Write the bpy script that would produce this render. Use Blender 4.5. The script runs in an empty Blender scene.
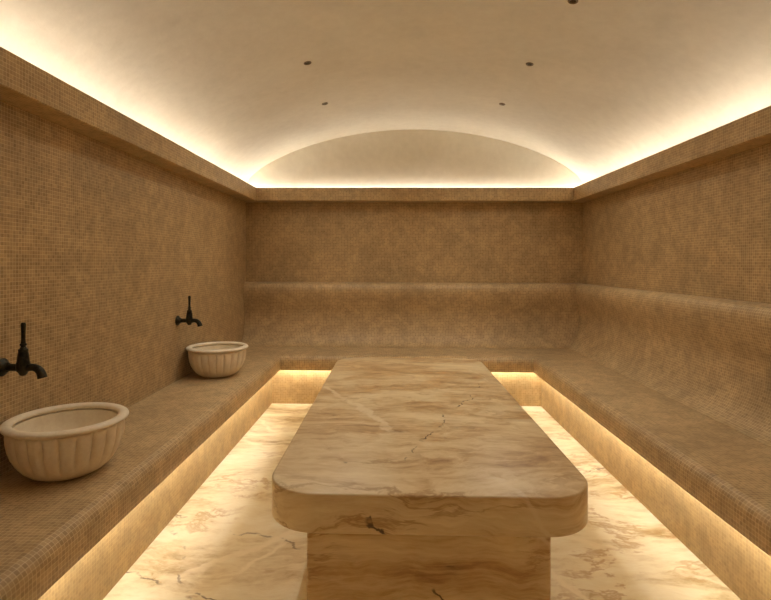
import bpy, bmesh, math, random
from math import sin, cos, pi, sqrt, tan, radians
random.seed(4)
S = bpy.context.scene
COL = S.collection

# ------------------------------------------------------------------ node helpers
class NT:
    def __init__(s, name):
        s.m = bpy.data.materials.new(name); s.m.use_nodes = True
        s.t = s.m.node_tree; s.t.nodes.clear()
        s.out = s.t.nodes.new('ShaderNodeOutputMaterial')
        s.b = s.t.nodes.new('ShaderNodeBsdfPrincipled')
        s.t.links.new(s.b.outputs[0], s.out.inputs[0])
    def put(s, sock, v):
        if isinstance(v, bpy.types.NodeSocket): s.t.links.new(v, sock)
        elif v is not None:
            if isinstance(v, (tuple, list)) and len(v) == 3 and sock.type == 'RGBA': v = (*v, 1)
            sock.default_value = v
    def n(s, typ, ins=None, **kw):
        nd = s.t.nodes.new(typ)
        for k, v in kw.items(): setattr(nd, k, v)
        for k, v in (ins or {}).items(): s.put(nd.inputs[k], v)
        return nd
    def math(s, op, a, b=None, c=None, clamp=False):
        nd = s.t.nodes.new('ShaderNodeMath'); nd.operation = op; nd.use_clamp = clamp
        for i, v in enumerate((a, b, c)):
            if v is not None: s.put(nd.inputs[i], v)
        return nd.outputs[0]
    def vmath(s, op, a, b=None):
        nd = s.t.nodes.new('ShaderNodeVectorMath'); nd.operation = op
        s.put(nd.inputs[0], a)
        if b is not None:
            s.put(nd.inputs['Scale'] if op == 'SCALE' else nd.inputs[1], b)
        return nd.outputs['Value'] if op in ('DOT_PRODUCT', 'LENGTH') else nd.outputs[0]
    def coord(s, which='Object'): return s.t.nodes.new('ShaderNodeTexCoord').outputs[which]
    def geo(s): return s.t.nodes.new('ShaderNodeNewGeometry').outputs['Position']
    def noise(s, v, scale, detail=3, rough=.55, dist=0):
        return s.n('ShaderNodeTexNoise', {'Vector': v, 'Scale': scale, 'Detail': detail, 'Roughness': rough, 'Distortion': dist})
    def ramp(s, f, stops):
        nd = s.t.nodes.new('ShaderNodeValToRGB'); s.put(nd.inputs[0], f)
        e = nd.color_ramp.elements
        while len(e) < len(stops): e.new(.5)
        for i, (p, c) in enumerate(stops):
            e[i].position = p
            e[i].color = (c, c, c, 1) if not isinstance(c, (tuple, list)) else (*c, 1)
        return nd.outputs[0]
    def mix(s, f, a, b, blend='MIX'):
        nd = s.t.nodes.new('ShaderNodeMix'); nd.data_type = 'RGBA'; nd.blend_type = blend
        s.put(nd.inputs[0], f); s.put(nd.inputs[6], a); s.put(nd.inputs[7], b)
        return nd.outputs[2]
    def mapr(s, v, a, b, c=0., d=1., smooth=True):
        nd = s.n('ShaderNodeMapRange', {'Value': v, 'From Min': a, 'From Max': b, 'To Min': c, 'To Max': d})
        nd.interpolation_type = 'SMOOTHSTEP' if smooth else 'LINEAR'
        return nd.outputs[0]
    def bump(s, h, strength, dist):
        nd = s.n('ShaderNodeBump', {'Height': h, 'Strength': strength, 'Distance': dist})
        s.put(s.b.inputs['Normal'], nd.outputs[0])

def lin(r, g, b):
    f = lambda c: (c/255/12.92) if c/255 <= .04045 else ((c/255+.055)/1.055)**2.4
    return (f(r), f(g), f(b))

def mosaic(name, c1, c2, grout, size=.0185, rough=.45, var=.5):
    t = NT(name)
    uv = t.coord('UV')
    br = t.n('ShaderNodeTexBrick', {'Vector': uv, 'Color1': c1, 'Color2': c2, 'Mortar': grout, 'Scale': 1/size,
             'Mortar Size': .06, 'Mortar Smooth': .3, 'Bias': 0., 'Brick Width': 1., 'Row Height': 1.})
    br.offset = 0; br.squash = 1
    p = t.geo()
    big = t.noise(p, 1.4, 2)
    mid = t.noise(p, 9, 3, .6)
    f = t.math('MULTIPLY', t.mapr(big.outputs[0], .3, .7, .90, 1.08), t.mapr(mid.outputs[0], .32, .68, 1-.22*var, 1+.22*var))
    c = t.mix(1., br.outputs[0], t.n('ShaderNodeCombineColor', {0: f, 1: f, 2: t.math('MULTIPLY', f, .98)}).outputs[0], 'MULTIPLY')
    t.put(t.b.inputs['Base Color'], c)
    t.put(t.b.inputs['Roughness'], t.mapr(br.outputs['Fac'], 0, 1, rough, .8))
    t.b.inputs['Specular IOR Level'].default_value = .35
    t.bump(t.math('SUBTRACT', 1., br.outputs['Fac']), .15, .0015)
    return t.m

def plaster():
    t = NT('plaster')
    p = t.geo()
    a = t.noise(p, 1.3, 4, .6, .6); b = t.noise(p, 14, 4, .65)
    f = t.math('ADD', t.math('MULTIPLY', a.outputs[0], .6), t.math('MULTIPLY', b.outputs[0], .4))
    t.put(t.b.inputs['Base Color'], t.ramp(f, [(.32, lin(212, 203, 184)), (.68, lin(228, 220, 202))]))
    t.b.inputs['Roughness'].default_value = .85
    t.bump(t.noise(p, 9, 5, .6).outputs[0], .18, .02)
    return t.m

def marble(name, pal, veins, strata=(1.0, 3.2, 7.0), rough=.28, seed=0., crackamt=.8, contrast=1.25):
    """beige breccia-like marble: drawn-out strata, pale straight veins, broken dark cracks"""
    t = NT(name)
    p = t.vmath('ADD', t.geo(), (seed, seed*.7, seed*1.3))
    w = t.noise(p, 1.1, 4, .55)
    warp = t.vmath('SCALE', t.vmath('SUBTRACT', w.outputs['Color'], (.5, .5, .5)), .38)
    q = t.vmath('MULTIPLY', t.vmath('ADD', p, warp), strata)
    s1 = t.noise(q, 1., 7, .66, .1)
    s2 = t.noise(t.vmath('MULTIPLY', q, (1.6, 2.6, 2.8)), 1.8, 7, .68, .1)
    f = t.math('ADD', t.math('MULTIPLY', s1.outputs[0], .6), t.math('MULTIPLY', s2.outputs[0], .4))
    lo, hi = .5-.17/contrast, .5+.17/contrast
    c = t.ramp(f, [(lo, pal[0]), (lo+.3*(hi-lo), pal[1]), (lo+.55*(hi-lo), pal[2]), (hi, pal[3])])
    # thin rusty strata lines
    ln = t.math('ABSOLUTE', t.math('SUBTRACT', t.noise(q, .8, 6, .66, .15).outputs[0], .5))
    lm = t.math('MULTIPLY', t.mapr(ln, .0, .03, 1, 0), t.mapr(t.noise(p, 2.1, 3).outputs[0], .42, .62))
    c = t.mix(t.math('MULTIPLY', lm, .65), c, pal[4])
    w2 = t.noise(p, 3.0, 4, .6).outputs[0]
    wig = t.math('MULTIPLY', t.math('SUBTRACT', w2, .5), .22)
    wf = t.noise(p, 16., 3, .6).outputs[0]
    wig2 = t.math('ADD', wig, t.math('MULTIPLY', t.math('SUBTRACT', wf, .5), .05))
    pw = t.geo()
    for (nx, ny, nz, off, width, dark, lohi, amt) in veins:
        d = t.math('SUBTRACT', t.vmath('DOT_PRODUCT', pw, (nx, ny, nz)), off)
        d = t.math('ABSOLUTE', t.math('ADD', d, wig2 if dark else t.math('MULTIPLY', wig, 1.1)))
        mk = t.mapr(d, width*.25, width, 1, 0)
        msk = t.mapr(t.noise(t.vmath('ADD', p, (off*3, 1.7, nx)), 7. if dark else 2.4, 3, .6).outputs[0], lohi[0], lohi[1])
        c = t.mix(t.math('MULTIPLY', t.math('MULTIPLY', mk, msk), amt), c, pal[5] if dark else pal[6])
    # small dark flecks
    fl = t.mapr(t.noise(t.vmath('MULTIPLY', t.vmath('ADD', p, warp), (9, 14, 22)), 1., 2, .5).outputs[0], .73, .80)
    fl = t.math('MULTIPLY', fl, t.mapr(t.noise(p, 2.3, 2).outputs[0], .5, .66))
    c = t.mix(t.math('MULTIPLY', fl, crackamt), c, pal[5])
    t.put(t.b.inputs['Base Color'], c)
    t.put(t.b.inputs['Roughness'], t.mapr(s2.outputs[0], .3, .7, rough, rough+.14))
    t.b.inputs['Specular IOR Level'].default_value = .4
    return t.m

def stone():
    t = NT('carved_limestone')
    p = t.coord()
    a = t.noise(p, 7, 4, .6, .5); b = t.noise(p, 60, 3, .6)
    f = t.math('ADD', t.math('MULTIPLY', a.outputs[0], .7), t.math('MULTIPLY', b.outputs[0], .3))
    t.put(t.b.inputs['Base Color'], t.ramp(f, [(.3, lin(222, 204, 174)), (.7, lin(246, 234, 208))]))
    t.b.inputs['Roughness'].default_value = .6
    t.bump(b.outputs[0], .2, .003)
    return t.m

def bronze():
    t = NT('dark_bronze')
    p = t.coord()
    a = t.noise(p, 45, 4, .6)
    t.put(t.b.inputs['Base Color'], t.ramp(a.outputs[0], [(.35, lin(30, 28, 22)), (.7, lin(72, 66, 48))]))
    t.b.inputs['Metallic'].default_value = .75
    t.put(t.b.inputs['Roughness'], t.mapr(a.outputs[0], .3, .7, .38, .55))
    t.bump(a.outputs[0], .2, .002)
    return t.m

def flat(name, c, rough=.5, metal=0.):
    t = NT(name)
    a = t.noise(t.coord(), 30, 2)
    t.put(t.b.inputs['Base Color'], t.ramp(a.outputs[0], [(.3, tuple(x*.85 for x in c)), (.7, c)]))
    t.b.inputs['Roughness'].default_value = rough; t.b.inputs['Metallic'].default_value = metal
    return t.m

def glow(name, c, strength):
    t = NT(name)
    t.b.inputs['Base Color'].default_value = (.8, .8, .8, 1)
    t.b.inputs['Emission Color'].default_value = (*c, 1); t.b.inputs['Emission Strength'].default_value = strength
    return t.m

# ------------------------------------------------------------------ object helpers
def link(name, me, mat, parent=None, smooth=False, angle=None):
    me.validate(); me.update()
    o = bpy.data.objects.new(name, me); COL.objects.link(o)
    if mat: me.materials.append(mat)
    if parent is not None: o.parent = parent
    if smooth:
        for f in me.polygons: f.use_smooth = True
        if angle is not None:
            try: me.set_sharp_from_angle(angle=radians(angle))
            except Exception: pass
    return o

def frombm(name, bm, mat, parent=None, smooth=False, angle=40, fix=True):
    if fix: bmesh.ops.recalc_face_normals(bm, faces=bm.faces)
    me = bpy.data.meshes.new(name); bm.to_mesh(me); bm.free()
    return link(name, me, mat, parent, smooth, angle)

def thing(name, label, cat, loc=(0, 0, 0), rotz=0, group=None):
    o = bpy.data.objects.new(name, None); COL.objects.link(o)
    o.empty_display_size = .1
    o.location = loc; o.rotation_euler = (0, 0, rotz); o['label'] = label; o['category'] = cat
    if group: o['group'] = group
    return o

def struct(o): o['kind'] = 'structure'; return o

def dup(root, loc, label):
    r = root.copy(); COL.objects.link(r); r.location = loc; r['label'] = label
    for ch in list(root.children):
        c = ch.copy(); COL.objects.link(c); c.parent = r
        for g in list(ch.children):
            e = g.copy(); COL.objects.link(e); e.parent = c
    return r

def grid_mesh(name, rows, uvrows, mat, parent=None, closed_u=False, smooth=True, angle=35):
    """rows: list of point lists (same length); uvrows the same shape; faces between neighbouring rows"""
    bm = bmesh.new(); uvl = bm.loops.layers.uv.new('UVMap')
    vs = [[bm.verts.new(p) for p in r] for r in rows]
    for i in range(len(rows)-1):
        for j in range(len(rows[0])-1):
            q = [(i, j), (i, j+1), (i+1, j+1), (i+1, j)]
            f = bm.faces.new([vs[a][b] for a, b in q])
            for lp, (a, b) in zip(f.loops, q): lp[uvl].uv = uvrows[a][b]
    return frombm(name, bm, mat, parent, smooth, angle)

def sweep(name, prof, path, mat, parent=None, smooth=True, angle=35):
    """prof: list of (o, z); path: function o -> list of xy corner points; UV = metres along path, metres along profile.
    Segments get their own vertices so corners are crisp and UVs stay metric."""
    bm = bmesh.new(); uvl = bm.loops.layers.uv.new('UVMap')
    arc = [0]
    for a, b in zip(prof, prof[1:]): arc.append(arc[-1]+math.hypot(b[0]-a[0], b[1]-a[1]))
    lines = [path(o) for o, z in prof]
    for s in range(len(lines[0])-1):
        vs = []
        for (o, z), ln in zip(prof, lines):
            vs.append((bm.verts.new((*ln[s], z)), bm.verts.new((*ln[s+1], z))))
        d = (lines[0][s+1][0]-lines[0][s][0], lines[0][s+1][1]-lines[0][s][1]); L = math.hypot(*d); d = (d[0]/L, d[1]/L)
        u = lambda v: v.co.x*d[0]+v.co.y*d[1]
        for i in range(len(prof)-1):
            q = [(vs[i][0], arc[i]), (vs[i][1], arc[i]), (vs[i+1][1], arc[i+1]), (vs[i+1][0], arc[i+1])]
            if (q[0][0].co-q[3][0].co).length < 1e-6 and (q[1][0].co-q[2][0].co).length < 1e-6: continue
            f = bm.faces.new([v for v, _ in q])
            for lp, (v, a) in zip(f.loops, q): lp[uvl].uv = (u(v), a)
    return frombm(name, bm, mat, parent, smooth, angle)

def box(bm, x0, x1, y0, y1, z0, z1):
    v = [bm.verts.new((x, y, z)) for z in (z0, z1) for x, y in ((x0, y0), (x1, y0), (x1, y1), (x0, y1))]
    for q in ((0, 3, 2, 1), (4, 5, 6, 7), (0, 1, 5, 4), (1, 2, 6, 5), (2, 3, 7, 6), (3, 0, 4, 7)): bm.faces.new([v[i] for i in q])

def lathe(name, prof, mat, parent=None, seg=48, mod=None, axis='Z', closed=True, smooth=True, angle=45, loc=None):
    bm = bmesh.new(); rings = []
    for k, (r, z) in enumerate(prof):
        if r < 1e-6: rings.append([bm.verts.new((0, 0, z))]); continue
        ring = []
        for i in range(seg):
            a = 2*pi*i/seg
            rr, zz = mod(k, a, r, z) if mod else (r, z)
            ring.append(bm.verts.new((rr*cos(a), rr*sin(a), zz)))
        rings.append(ring)
    for a, b in zip(rings, rings[1:]):
        if len(a) == 1 and len(b) == 1: continue
        for i in range(seg):
            j = (i+1) % seg
            if len(a) == 1: bm.faces.new((a[0], b[i], b[j]))
            elif len(b) == 1: bm.faces.new((a[i], a[j], b[0]))
            else: bm.faces.new((a[i], a[j], b[j], b[i]))
    if axis == 'X':
        for v in bm.verts: v.co = (v.co.z, v.co.y, -v.co.x)
    if loc:
        for v in bm.verts: v.co.x += loc[0]; v.co.y += loc[1]; v.co.z += loc[2]
    return frombm(name, bm, mat, parent, smooth, angle)

def tube(bm, pts, rads, seg=16):
    from mathutils import Vector
    P = [Vector(p) for p in pts]; rings = []
    for i, p in enumerate(P):
        t = (P[min(i+1, len(P)-1)]-P[max(i-1, 0)]).normalized()
        n = t.cross(Vector((0, 1, 0)))
        if n.length < 1e-3: n = t.cross(Vector((1, 0, 0)))
        n.normalize(); b = t.cross(n)
        rings.append([bm.verts.new(p+(n*cos(2*pi*k/seg)+b*sin(2*pi*k/seg))*rads[i]) for k in range(seg)])
    for a, b in zip(rings, rings[1:]):
        for k in range(seg): bm.faces.new((a[k], a[(k+1) % seg], b[(k+1) % seg], b[k]))
    bm.faces.new(rings[0]); bm.faces.new(rings[-1])

# ------------------------------------------------------------------ dimensions (metres; camera at the origin in plan, eye 1.5 m)
D = 5.334
EYE = 1.5
YF = -1.3                                   # front end of the room, behind the camera
XL, XR = -.3320*D, .4215*D                  # wall planes
YB = 1.155*D
LL, LR, LB = -.2195*D, .2718*D, D           # bench lip lines
ZS = EYE-.182*D                            # seat height
ZL = EYE-.2105*D                            # lip bottom
CC = .165                                   # cornice projection
ZC0, ZC1 = EYE+.1360*D, EYE+.1650*D
ZSPR = EYE+.150*D                           # where the plaster starts above the tiles
XM = (XL+XR)/2; HALF = (XR-XL)/2

# ------------------------------------------------------------------ materials
TILE = mosaic('mosaic_tile', lin(160, 132, 92), lin(186, 156, 112), lin(214, 191, 152))
TILE_R = mosaic('mosaic_tile_riser', lin(170, 139, 92), lin(186, 155, 106), lin(200, 172, 124))
TILE_D = mosaic('mosaic_tile_wall', lin(152, 124, 84), lin(180, 149, 105), lin(212, 188, 148))
PLASTER = plaster()
PALT = [lin(158, 120, 76), lin(196, 162, 114), lin(214, 188, 142), lin(230, 210, 168), lin(160, 116, 66), lin(80, 56, 34), lin(226, 206, 168)]
PALF = [lin(172, 142, 92), lin(214, 194, 150), lin(232, 218, 180), lin(244, 235, 206), lin(178, 134, 72), lin(92, 64, 36), lin(244, 230, 196)]
VT = [  # nx, ny, nz, offset, width, dark, mask, amount
    (.92, .12, .30, -.02, .007, True, (.50, .60), .85),
    (.80, -.35, .42, -.45, .006, True, (.50, .60), .9),
    (.95, .25, .10, -.10, .005, True, (.52, .62), .8),
    (.72, .42, .55, 1.45, .020, False, (.40, .56), .75),
    (.80, .22, .56, 1.72, .012, False, (.42, .58), .6),
]
VF = [
    (.85, .40, 0, .10, .012, True, (.52, .62), .7),
    (.45, .89, 0, 1.62, .010, True, (.46, .56), .75),
    (.9, -.43, 0, -1.72, .022, False, (.36, .5), .8),
    (.60, -.75, 0, -1.95, .012, True, (.50, .60), .7),
    (.35, .93, 0, 2.35, .014, True, (.50, .60), .6),
    (.80, .60, 0, 1.9, .030, False, (.40, .55), .7),
    (.70, -.70, 0, -2.4, .030, False, (.40, .55), .7),
    (.93, .35, 0, 1.62, .022, False, (.40, .55), .8),
    (.55, .83, 0, 2.9, .03, False, (.40, .55), .6),
]
MARB_T = marble('marble_table', PALT, VT, strata=(1.1, 3.4, 7.0))
MARB_F = marble('marble_floor', PALF, VF, strata=(1.3, 2.8, 3.0), rough=.3, seed=5.3, crackamt=.6)
STONE = stone(); BRONZE = bronze()
WARM = (1., .80, .50)
GLOW_C = glow('cove_light', (1., .985, .945), 17.)
GLOW_B = glow('under_bench_light', (1., .985, .91), 25.)
CHAN = flat('spot_metal', lin(120, 98, 68), .4, .5)
LENS = flat('lamp_glass', lin(64, 50, 32), .2)

# ------------------------------------------------------------------ room shell
def plane(name, pts, uv, mat):
    bm = bmesh.new(); uvl = bm.loops.layers.uv.new('UVMap')
    f = bm.faces.new([bm.verts.new(p) for p in pts])
    for lp, c in zip(f.loops, uv): lp[uvl].uv = c
    return struct(frombm(name, bm, mat, fix=False))

plane('floor', [(XL, YF, 0), (XR, YF, 0), (XR, YB, 0), (XL, YB, 0)], [(XL, YF), (XR, YF), (XR, YB), (XL, YB)], MARB_F)
plane('wall_left', [(XL, YF, 0), (XL, YB, 0), (XL, YB, ZSPR), (XL, YF, ZSPR)], [(YF, 0), (YB, 0), (YB, ZSPR), (YF, ZSPR)], TILE_D)
plane('wall_right', [(XR, YB, 0), (XR, YF, 0), (XR, YF, ZSPR), (XR, YB, ZSPR)], [(YB, 0), (YF, 0), (YF, ZSPR), (YB, ZSPR)], TILE_D)
plane('wall_back', [(XL, YB, 0), (XR, YB, 0), (XR, YB, ZSPR), (XL, YB, ZSPR)], [(XL, 0), (XR, 0), (XR, ZSPR), (XL, ZSPR)], TILE_D)
plane('wall_front', [(XR, YF, 0), (XL, YF, 0), (XL, YF, ZSPR), (XR, YF, ZSPR)], [(XR, 0), (XL, 0), (XL, ZSPR), (XR, ZSPR)], TILE_D)

APEX = EYE+.2995*D
SPR2 = EYE+.176*D
def vault_z(x):
    X = abs(x); rise = APEX-SPR2
    el = rise*(1-sqrt(max(0, 1-(X/HALF)**2)))
    R = (HALF**2+rise**2)/(2*rise); ci = R-sqrt(R*R-X*X)
    return APEX-(.5*el+.5*ci)
arcx = [HALF*sin(pi/2*(-1+2*i/64)) for i in range(65)]
prof = [(XM-HALF, ZSPR)]+[(XM+x, vault_z(x)) for x in arcx]+[(XM+HALF, ZSPR)]
NY = 12
rows = [[(x, YF+(YB-YF)*k/NY, z) for x, z in prof] for k in range(NY+1)]
vault = grid_mesh('ceiling', rows, [[(p[0], p[1]) for p in r] for r in rows], PLASTER, angle=60)
struct(vault)
for nm, y in (('wall_back_lunette', YB), ('wall_front_lunette', YF)):
    rows = [[(x, y, ZSPR) for x, z in prof[1:-1]], [(x, y, z) for x, z in prof[1:-1]]]
    struct(grid_mesh(nm, rows, [[(p[0], p[2]) for p in r] for r in rows], PLASTER, smooth=False))

# cornice trough around left, back and right (offset o measured from the walls into the room)
def path_wall3(o): return [(XL+o, YF), (XL+o, YB-o), (XR-o, YB-o), (XR-o, YF)]
tk = .03
cp = [(0.0, ZC0), (CC-.006, ZC0), (CC, ZC0+.006), (CC, ZC1-.004), (CC-.004, ZC1), (CC-tk, ZC1), (CC-tk, ZC0+tk), (0.0, ZC0+tk)]
cornice = struct(sweep('trim_1', cp, path_wall3, TILE, angle=30))
lp = [(.02, ZC1-.040), (.05, ZC1-.040), (.05, ZC1-.028), (.02, ZC1-.028), (.02, ZC1-.040)]
sweep('light_strip', lp, path_wall3, GLOW_C, cornice, smooth=False)

# ------------------------------------------------------------------ U-shaped bench
bench = thing('tiled_bench', 'U-shaped tan mosaic bench along the left, back and right walls, glowing underneath', 'bench', (XM, YB, 0))
def rel(o): o.matrix_parent_inverse = bench.matrix_basis.inverted(); return o
from mathutils import Matrix
BINV = Matrix.Translation((-XM, -YB, 0))
def path_lip(o): return [(LL-o, YF), (LL-o, LB+o), (LR+o, LB+o), (LR+o, YF)]
def bpart(o): o.data.transform(BINV); return o
r = .06
lipprof = [(.597, ZS), (r, ZS)]+[(r-r*sin(a), ZS-r+r*cos(a)) for a in [pi/2*k/8 for k in range(1, 9)]]
lipprof += [(0, ZL+.004), (.004, ZL), (.024, ZL), (.024, ZL+.075), (.112, ZL+.075)]
bpart(sweep('seat', lipprof, path_lip, TILE, bench, angle=50))
bpart(sweep('riser', [(.112, ZL+.08), (.112, 0)], path_lip, TILE_R, bench, smooth=False))
ls = [(.026, ZL+.003), (.048, ZL+.025), (.026, ZL+.025), (.026, ZL+.003)]
bpart(sweep('light_strip', ls, path_lip, GLOW_B, bench, smooth=False))
# moulded backrest on the back and right runs (w = distance from the wall)
def path_back(w): return [(XL+.002, YB-w), (XR-w, YB-w), (XR-w, YF)]
ctrl = [(.003, .738), (.04, .736), (.085, .722), (.115, .69), (.125, .64), (.115, .57), (.09, .48), (.068, .40), (.062, .32), (.072, .24), (.092, .165), (.122, .10), (.165, .048), (.21, .016), (.25, .002)]
def crom(pts, n=5):
    out = []
    P = [pts[0]]+pts+[pts[-1]]
    for i in range(1, len(P)-2):
        for k in range(n):
            t = k/n
            out.append(tuple(.5*((2*P[i][c])+(-P[i-1][c]+P[i+1][c])*t+(2*P[i-1][c]-5*P[i][c]+4*P[i+1][c]-P[i+2][c])*t*t+(-P[i-1][c]+3*P[i][c]-3*P[i+1][c]+P[i+2][c])*t**3) for c in (0, 1)))
    out.append(pts[-1]); return out
bp = [(w, ZS+z) for w, z in crom(ctrl)]
bpart(sweep('backrest', bp, path_back, TILE, bench, angle=60))

# ------------------------------------------------------------------ marble slab table
TX0, TX1 = -.0872*D, .1388*D
TY0, TY1 = .339*D, .832*D
ZT = EYE-.153*D; TH = .142
tab = thing('marble_table', 'massive beige veined marble massage table standing in the middle of the sunken floor', 'table', ((TX0+TX1)/2, (TY0+TY1)/2, 0))
def rounded_slab(name, x0, x1, y0, y1, z0, z1, rad, ease, mat, parent, seg=12):
    def ring(ins):
        pts = []
        rr = max(rad-ins, .002)
        for cx, cy, a0 in ((x1-rad, y1-rad, 0), (x0+rad, y1-rad, pi/2), (x0+rad, y0+rad, pi), (x1-rad, y0+rad, 1.5*pi)):
            for k in range(seg+1):
                a = a0+pi/2*k/seg; pts.append((cx+rr*cos(a), cy+rr*sin(a)))
        return pts
    lv = []
    for k in range(5):
        a = pi/2*k/4; lv.append((ease*(1-sin(a)), z0+ease*(1-cos(a))))
    for k in range(5):
        a = pi/2*k/4; lv.append((ease*(1-cos(a)), z1-ease*(1-sin(a))))
    bm = bmesh.new()
    R = [[bm.verts.new((x, y, z)) for x, y in ring(i)] for i, z in lv]
    n = len(R[0])
    for a, b in zip(R, R[1:]):
        for i in range(n): bm.faces.new((a[i], a[(i+1) % n], b[(i+1) % n], b[i]))
    bm.faces.new(R[0]); bm.faces.new(R[-1])
    bmesh.ops.translate(bm, verts=bm.verts, vec=(-tab.location.x, -tab.location.y, 0))
    return frombm(name, bm, mat, parent, True, 30)
rounded_slab('tabletop', TX0, TX1, TY0, TY1, ZT-TH, ZT, .19, .008, MARB_T, tab)
INS = .14
rounded_slab('base', TX0+INS, TX1-INS, TY0+INS, TY1-INS, 0, ZT-TH, .012, .004, MARB_T, tab, seg=3)

# ------------------------------------------------------------------ carved stone basins
BX = -.2825*D
def make_basin(loc, label):
    SC = 1.04
    t = thing('stone_basin', label, 'basin', loc, 0, 'carved stone basins on the left bench')
        # outside from the foot up, over the rim, inside down
    outer = [(0, .0), (.095, 0.), (.125, .004), (.148, .014), (.172, .032), (.194, .056), (.211, .084), (.222, .114), (.228, .142), (.230, .165), (.229, .180), (.226, .188)]
    inner = [(.2005, .190), (.200, .165), (.196, .135), (.180, .100), (.150, .068), (.105, .046), (.05, .038), (0, .036)]
    N = 22
    env = [0, 0, 0, .0, .05, .55, 1, 1.05, 1.05, .95, .35, 0]
    K = 1.18
    outer = [(a*SC, b*K) for a, b in outer]; inner = [(a*SC, b*K) for a, b in inner]
    def mod(k, a, r, z):
        if k < len(env):
            g = abs(sin(N*a/2))
            return r-env[k]*.018*(1-min(1, g*1.25)**.55), z
        return r, z
    lathe('bowl', outer+inner, STONE, t, seg=N*10, mod=mod, angle=70)
    rim = []
    for k in range(25):
        a = -pi/2+2*pi*k/24
        rx, rz = .0245, .0145
        rim.append((.2325+rx*cos(a)*(1 if cos(a) > 0 else .9), .203*K+rz*sin(a)))
    lathe('rim', rim, STONE, t, seg=96, angle=80)
    return t
b1 = make_basin((BX, .440*D, ZS+.001), 'large carved stone basin nearest the camera, below the near tap')
b2 = dup(b1, (BX, .8226*D, ZS+.001), 'carved stone basin farther away, near the back corner, below the far tap')
b2.rotation_euler.z = .13

# ------------------------------------------------------------------ taps (wall plane at local x = 0)
def make_tap(loc, label):
    t = thing('wall_tap', label, 'tap', loc, 0, 'dark taps on the left wall')
    lathe('escutcheon', [(0, 0), (.040, 0), (.041, .006), (.034, .014), (.024, .020), (.021, .030), (0, .030)], BRONZE, t, seg=32, axis='X')
    bm = bmesh.new()
    tube(bm, [(.02, 0, 0), (.045, 0, 0), (.07, 0, 0), (.1, 0, 0)], [.017, .0165, .017, .019])
    bm2 = bm
    o = frombm('pipe', bm2, BRONZE, t, True, 50)
    lathe('valve_body', [(0, -.036), (.010, -.036), (.016, -.030), (.019, -.022), (.027, -.014), (.029, 0), (.028, .018), (.025, .030), (.024, .045), (.022, .060), (.019, .072), (.020, .076), (.020, .083), (.014, .086), (.012, .092), (0, .092)],
          BRONZE, t, seg=32, loc=(.1, 0, 0))
    lathe('handle', [(0, .086), (.0095, .086), (.010, .098), (.014, .101), (.014, .107), (.010, .110), (.0085, .125), (.009, .16), (.0105, .19), (.0105, .197), (.007, .203), (0, .204)],
          BRONZE, t, seg=24, loc=(.1, 0, 0))
    bm = bmesh.new()
    pts = [(x-.028, y, z) for x, y, z in [(.140, 0, -.002), (.160, 0, .001), (.178, 0, .001), (.194, 0, -.005), (.207, 0, -.018), (.214, 0, -.033), (.217, 0, -.046)]]
    tube(bm, pts, [.018, .0165, .0165, .017, .018, .0195, .0205], 20)
    frombm('spout', bm, BRONZE, t, True, 50)
    return t
ZTAP = EYE-.0898*D
t1 = make_tap((XL, .428*D, ZTAP), 'dark bronze lever tap on the left wall above the near stone basin')
t2 = dup(t1, (XL, .784*D, ZTAP), 'dark bronze lever tap on the left wall above the far stone basin')

# ------------------------------------------------------------------ small ceiling spots
def make_spot():
    t = thing('ceiling_spot', '', 'ceiling light', (0, 0, 0), 0, 'small recessed spots in the vault')
    lathe('trim_ring', [(.024, .0), (.029, -.002), (.030, -.005), (.027, -.008), (.019, -.007), (.018, .0), (.024, .0)], CHAN, t, seg=28)
    lathe('lamp', [(0, -.005), (.010, -.0055), (.018, -.003), (.018, .0), (0, .0)], LENS, t, seg=24)
    return t
sp0 = None
spots = [(-1, .722, 'second-row recessed ceiling spot on the left half of the vault'), (1, .74, 'second-row recessed ceiling spot on the right half of the vault'),
         (-1, .907, 'small recessed ceiling spot left of centre, nearest the end arch'), (1, .925, 'small recessed ceiling spot right of centre, nearest the end arch'),
         (1, .563, 'recessed ceiling spot cut by the top edge of the photo, nearest the camera')]
XO = .158*D
for sx, yy, lb in spots:
    x = XM-.045+sx*XO
    loc = (x, yy*D, vault_z(x-XM)+.001)
    if sp0 is None: sp0 = make_spot(); o = sp0; o.location = loc; o['label'] = lb
    else: o = dup(sp0, loc, lb)
    sl = (vault_z(x-XM+.01)-vault_z(x-XM-.01))/.02
    o.rotation_euler = (0, -math.atan(sl), 0)

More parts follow.
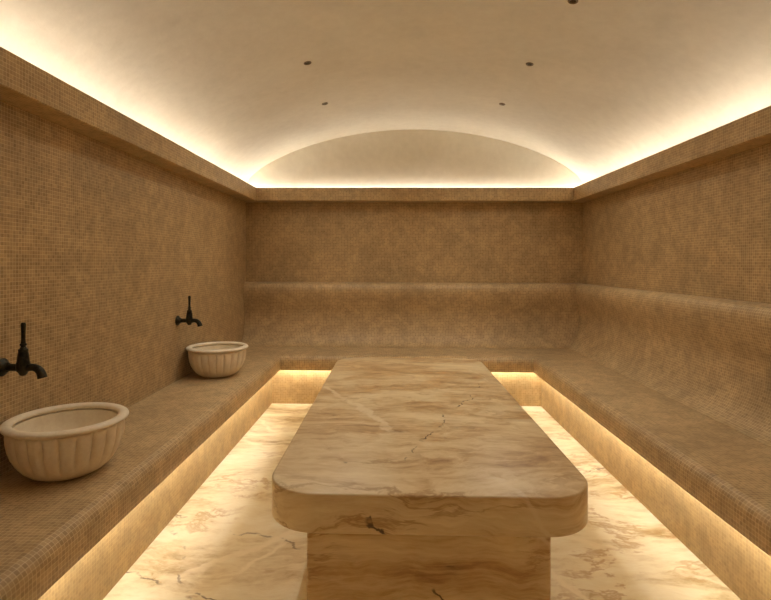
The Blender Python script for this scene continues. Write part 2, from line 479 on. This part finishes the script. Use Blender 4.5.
# ------------------------------------------------------------------ lights: soft warm fill added behind the camera, lamps along the spot rows
def area(name, loc, rot, sx, sy, power, col):
    L = bpy.data.lights.new(name, 'AREA'); L.shape = 'RECTANGLE'; L.size = sx; L.size_y = sy; L.energy = power; L.color = col
    o = bpy.data.objects.new(name, L); COL.objects.link(o); o.location = loc; o.rotation_euler = rot
    return o
area('front_fill', (XM, YF+.15, 2.0), (radians(78), 0, 0), 2.6, .9, 2, (1., .92, .8))  # no opening in the front wall; weak fill added before it

for i, (sx, yy, en) in enumerate([(a, b, c) for a in (-1, 1) for b, c in ((.925, 30), (.74, 24), (.563, 20), (.38, 10))]):  # pair nearest the camera has no fitting; added to brighten tabletop and near basin
    L = bpy.data.lights.new('spot_fill_lamp', 'SPOT'); L.energy = en; L.spot_size = radians(140); L.spot_blend = 1.; L.shadow_soft_size = .03; L.color = (1., .975, .90)
    o = bpy.data.objects.new('spot_fill_lamp', L); COL.objects.link(o); o.location = (XM-.045+sx*XO, yy*D, vault_z(XO)-.03)
W = bpy.data.worlds.new('World'); S.world = W; W.use_nodes = True
W.node_tree.nodes['Background'].inputs[0].default_value = (1., .86, .66, 1); W.node_tree.nodes['Background'].inputs[1].default_value = .05

# ------------------------------------------------------------------ camera
cd = bpy.data.cameras.new('camera'); cam = bpy.data.objects.new('camera', cd); COL.objects.link(cam)
cd.sensor_width = 36; cd.lens = 24.; cd.clip_start = .02
cam.location = (0, 0, EYE)
cam.rotation_mode = 'XYZ'
YAW, ROLL = radians(1.5), radians(-.22)
cam.matrix_world = Matrix.Translation((0, 0, EYE)) @ Matrix.Rotation(YAW, 4, 'Z') @ Matrix.Rotation(pi/2, 4, 'X') @ Matrix.Rotation(-ROLL, 4, 'Z')
cd.shift_x = (385.5-379.5)/771
cd.shift_y = (263-300)/771
S.camera = cam
S.view_settings.view_transform = 'Standard'
S.view_settings.look = 'None'
S.view_settings.exposure = 0.
S.cycles.max_bounces = 10
S.cycles.diffuse_bounces = 6
S.cycles.use_denoising = True
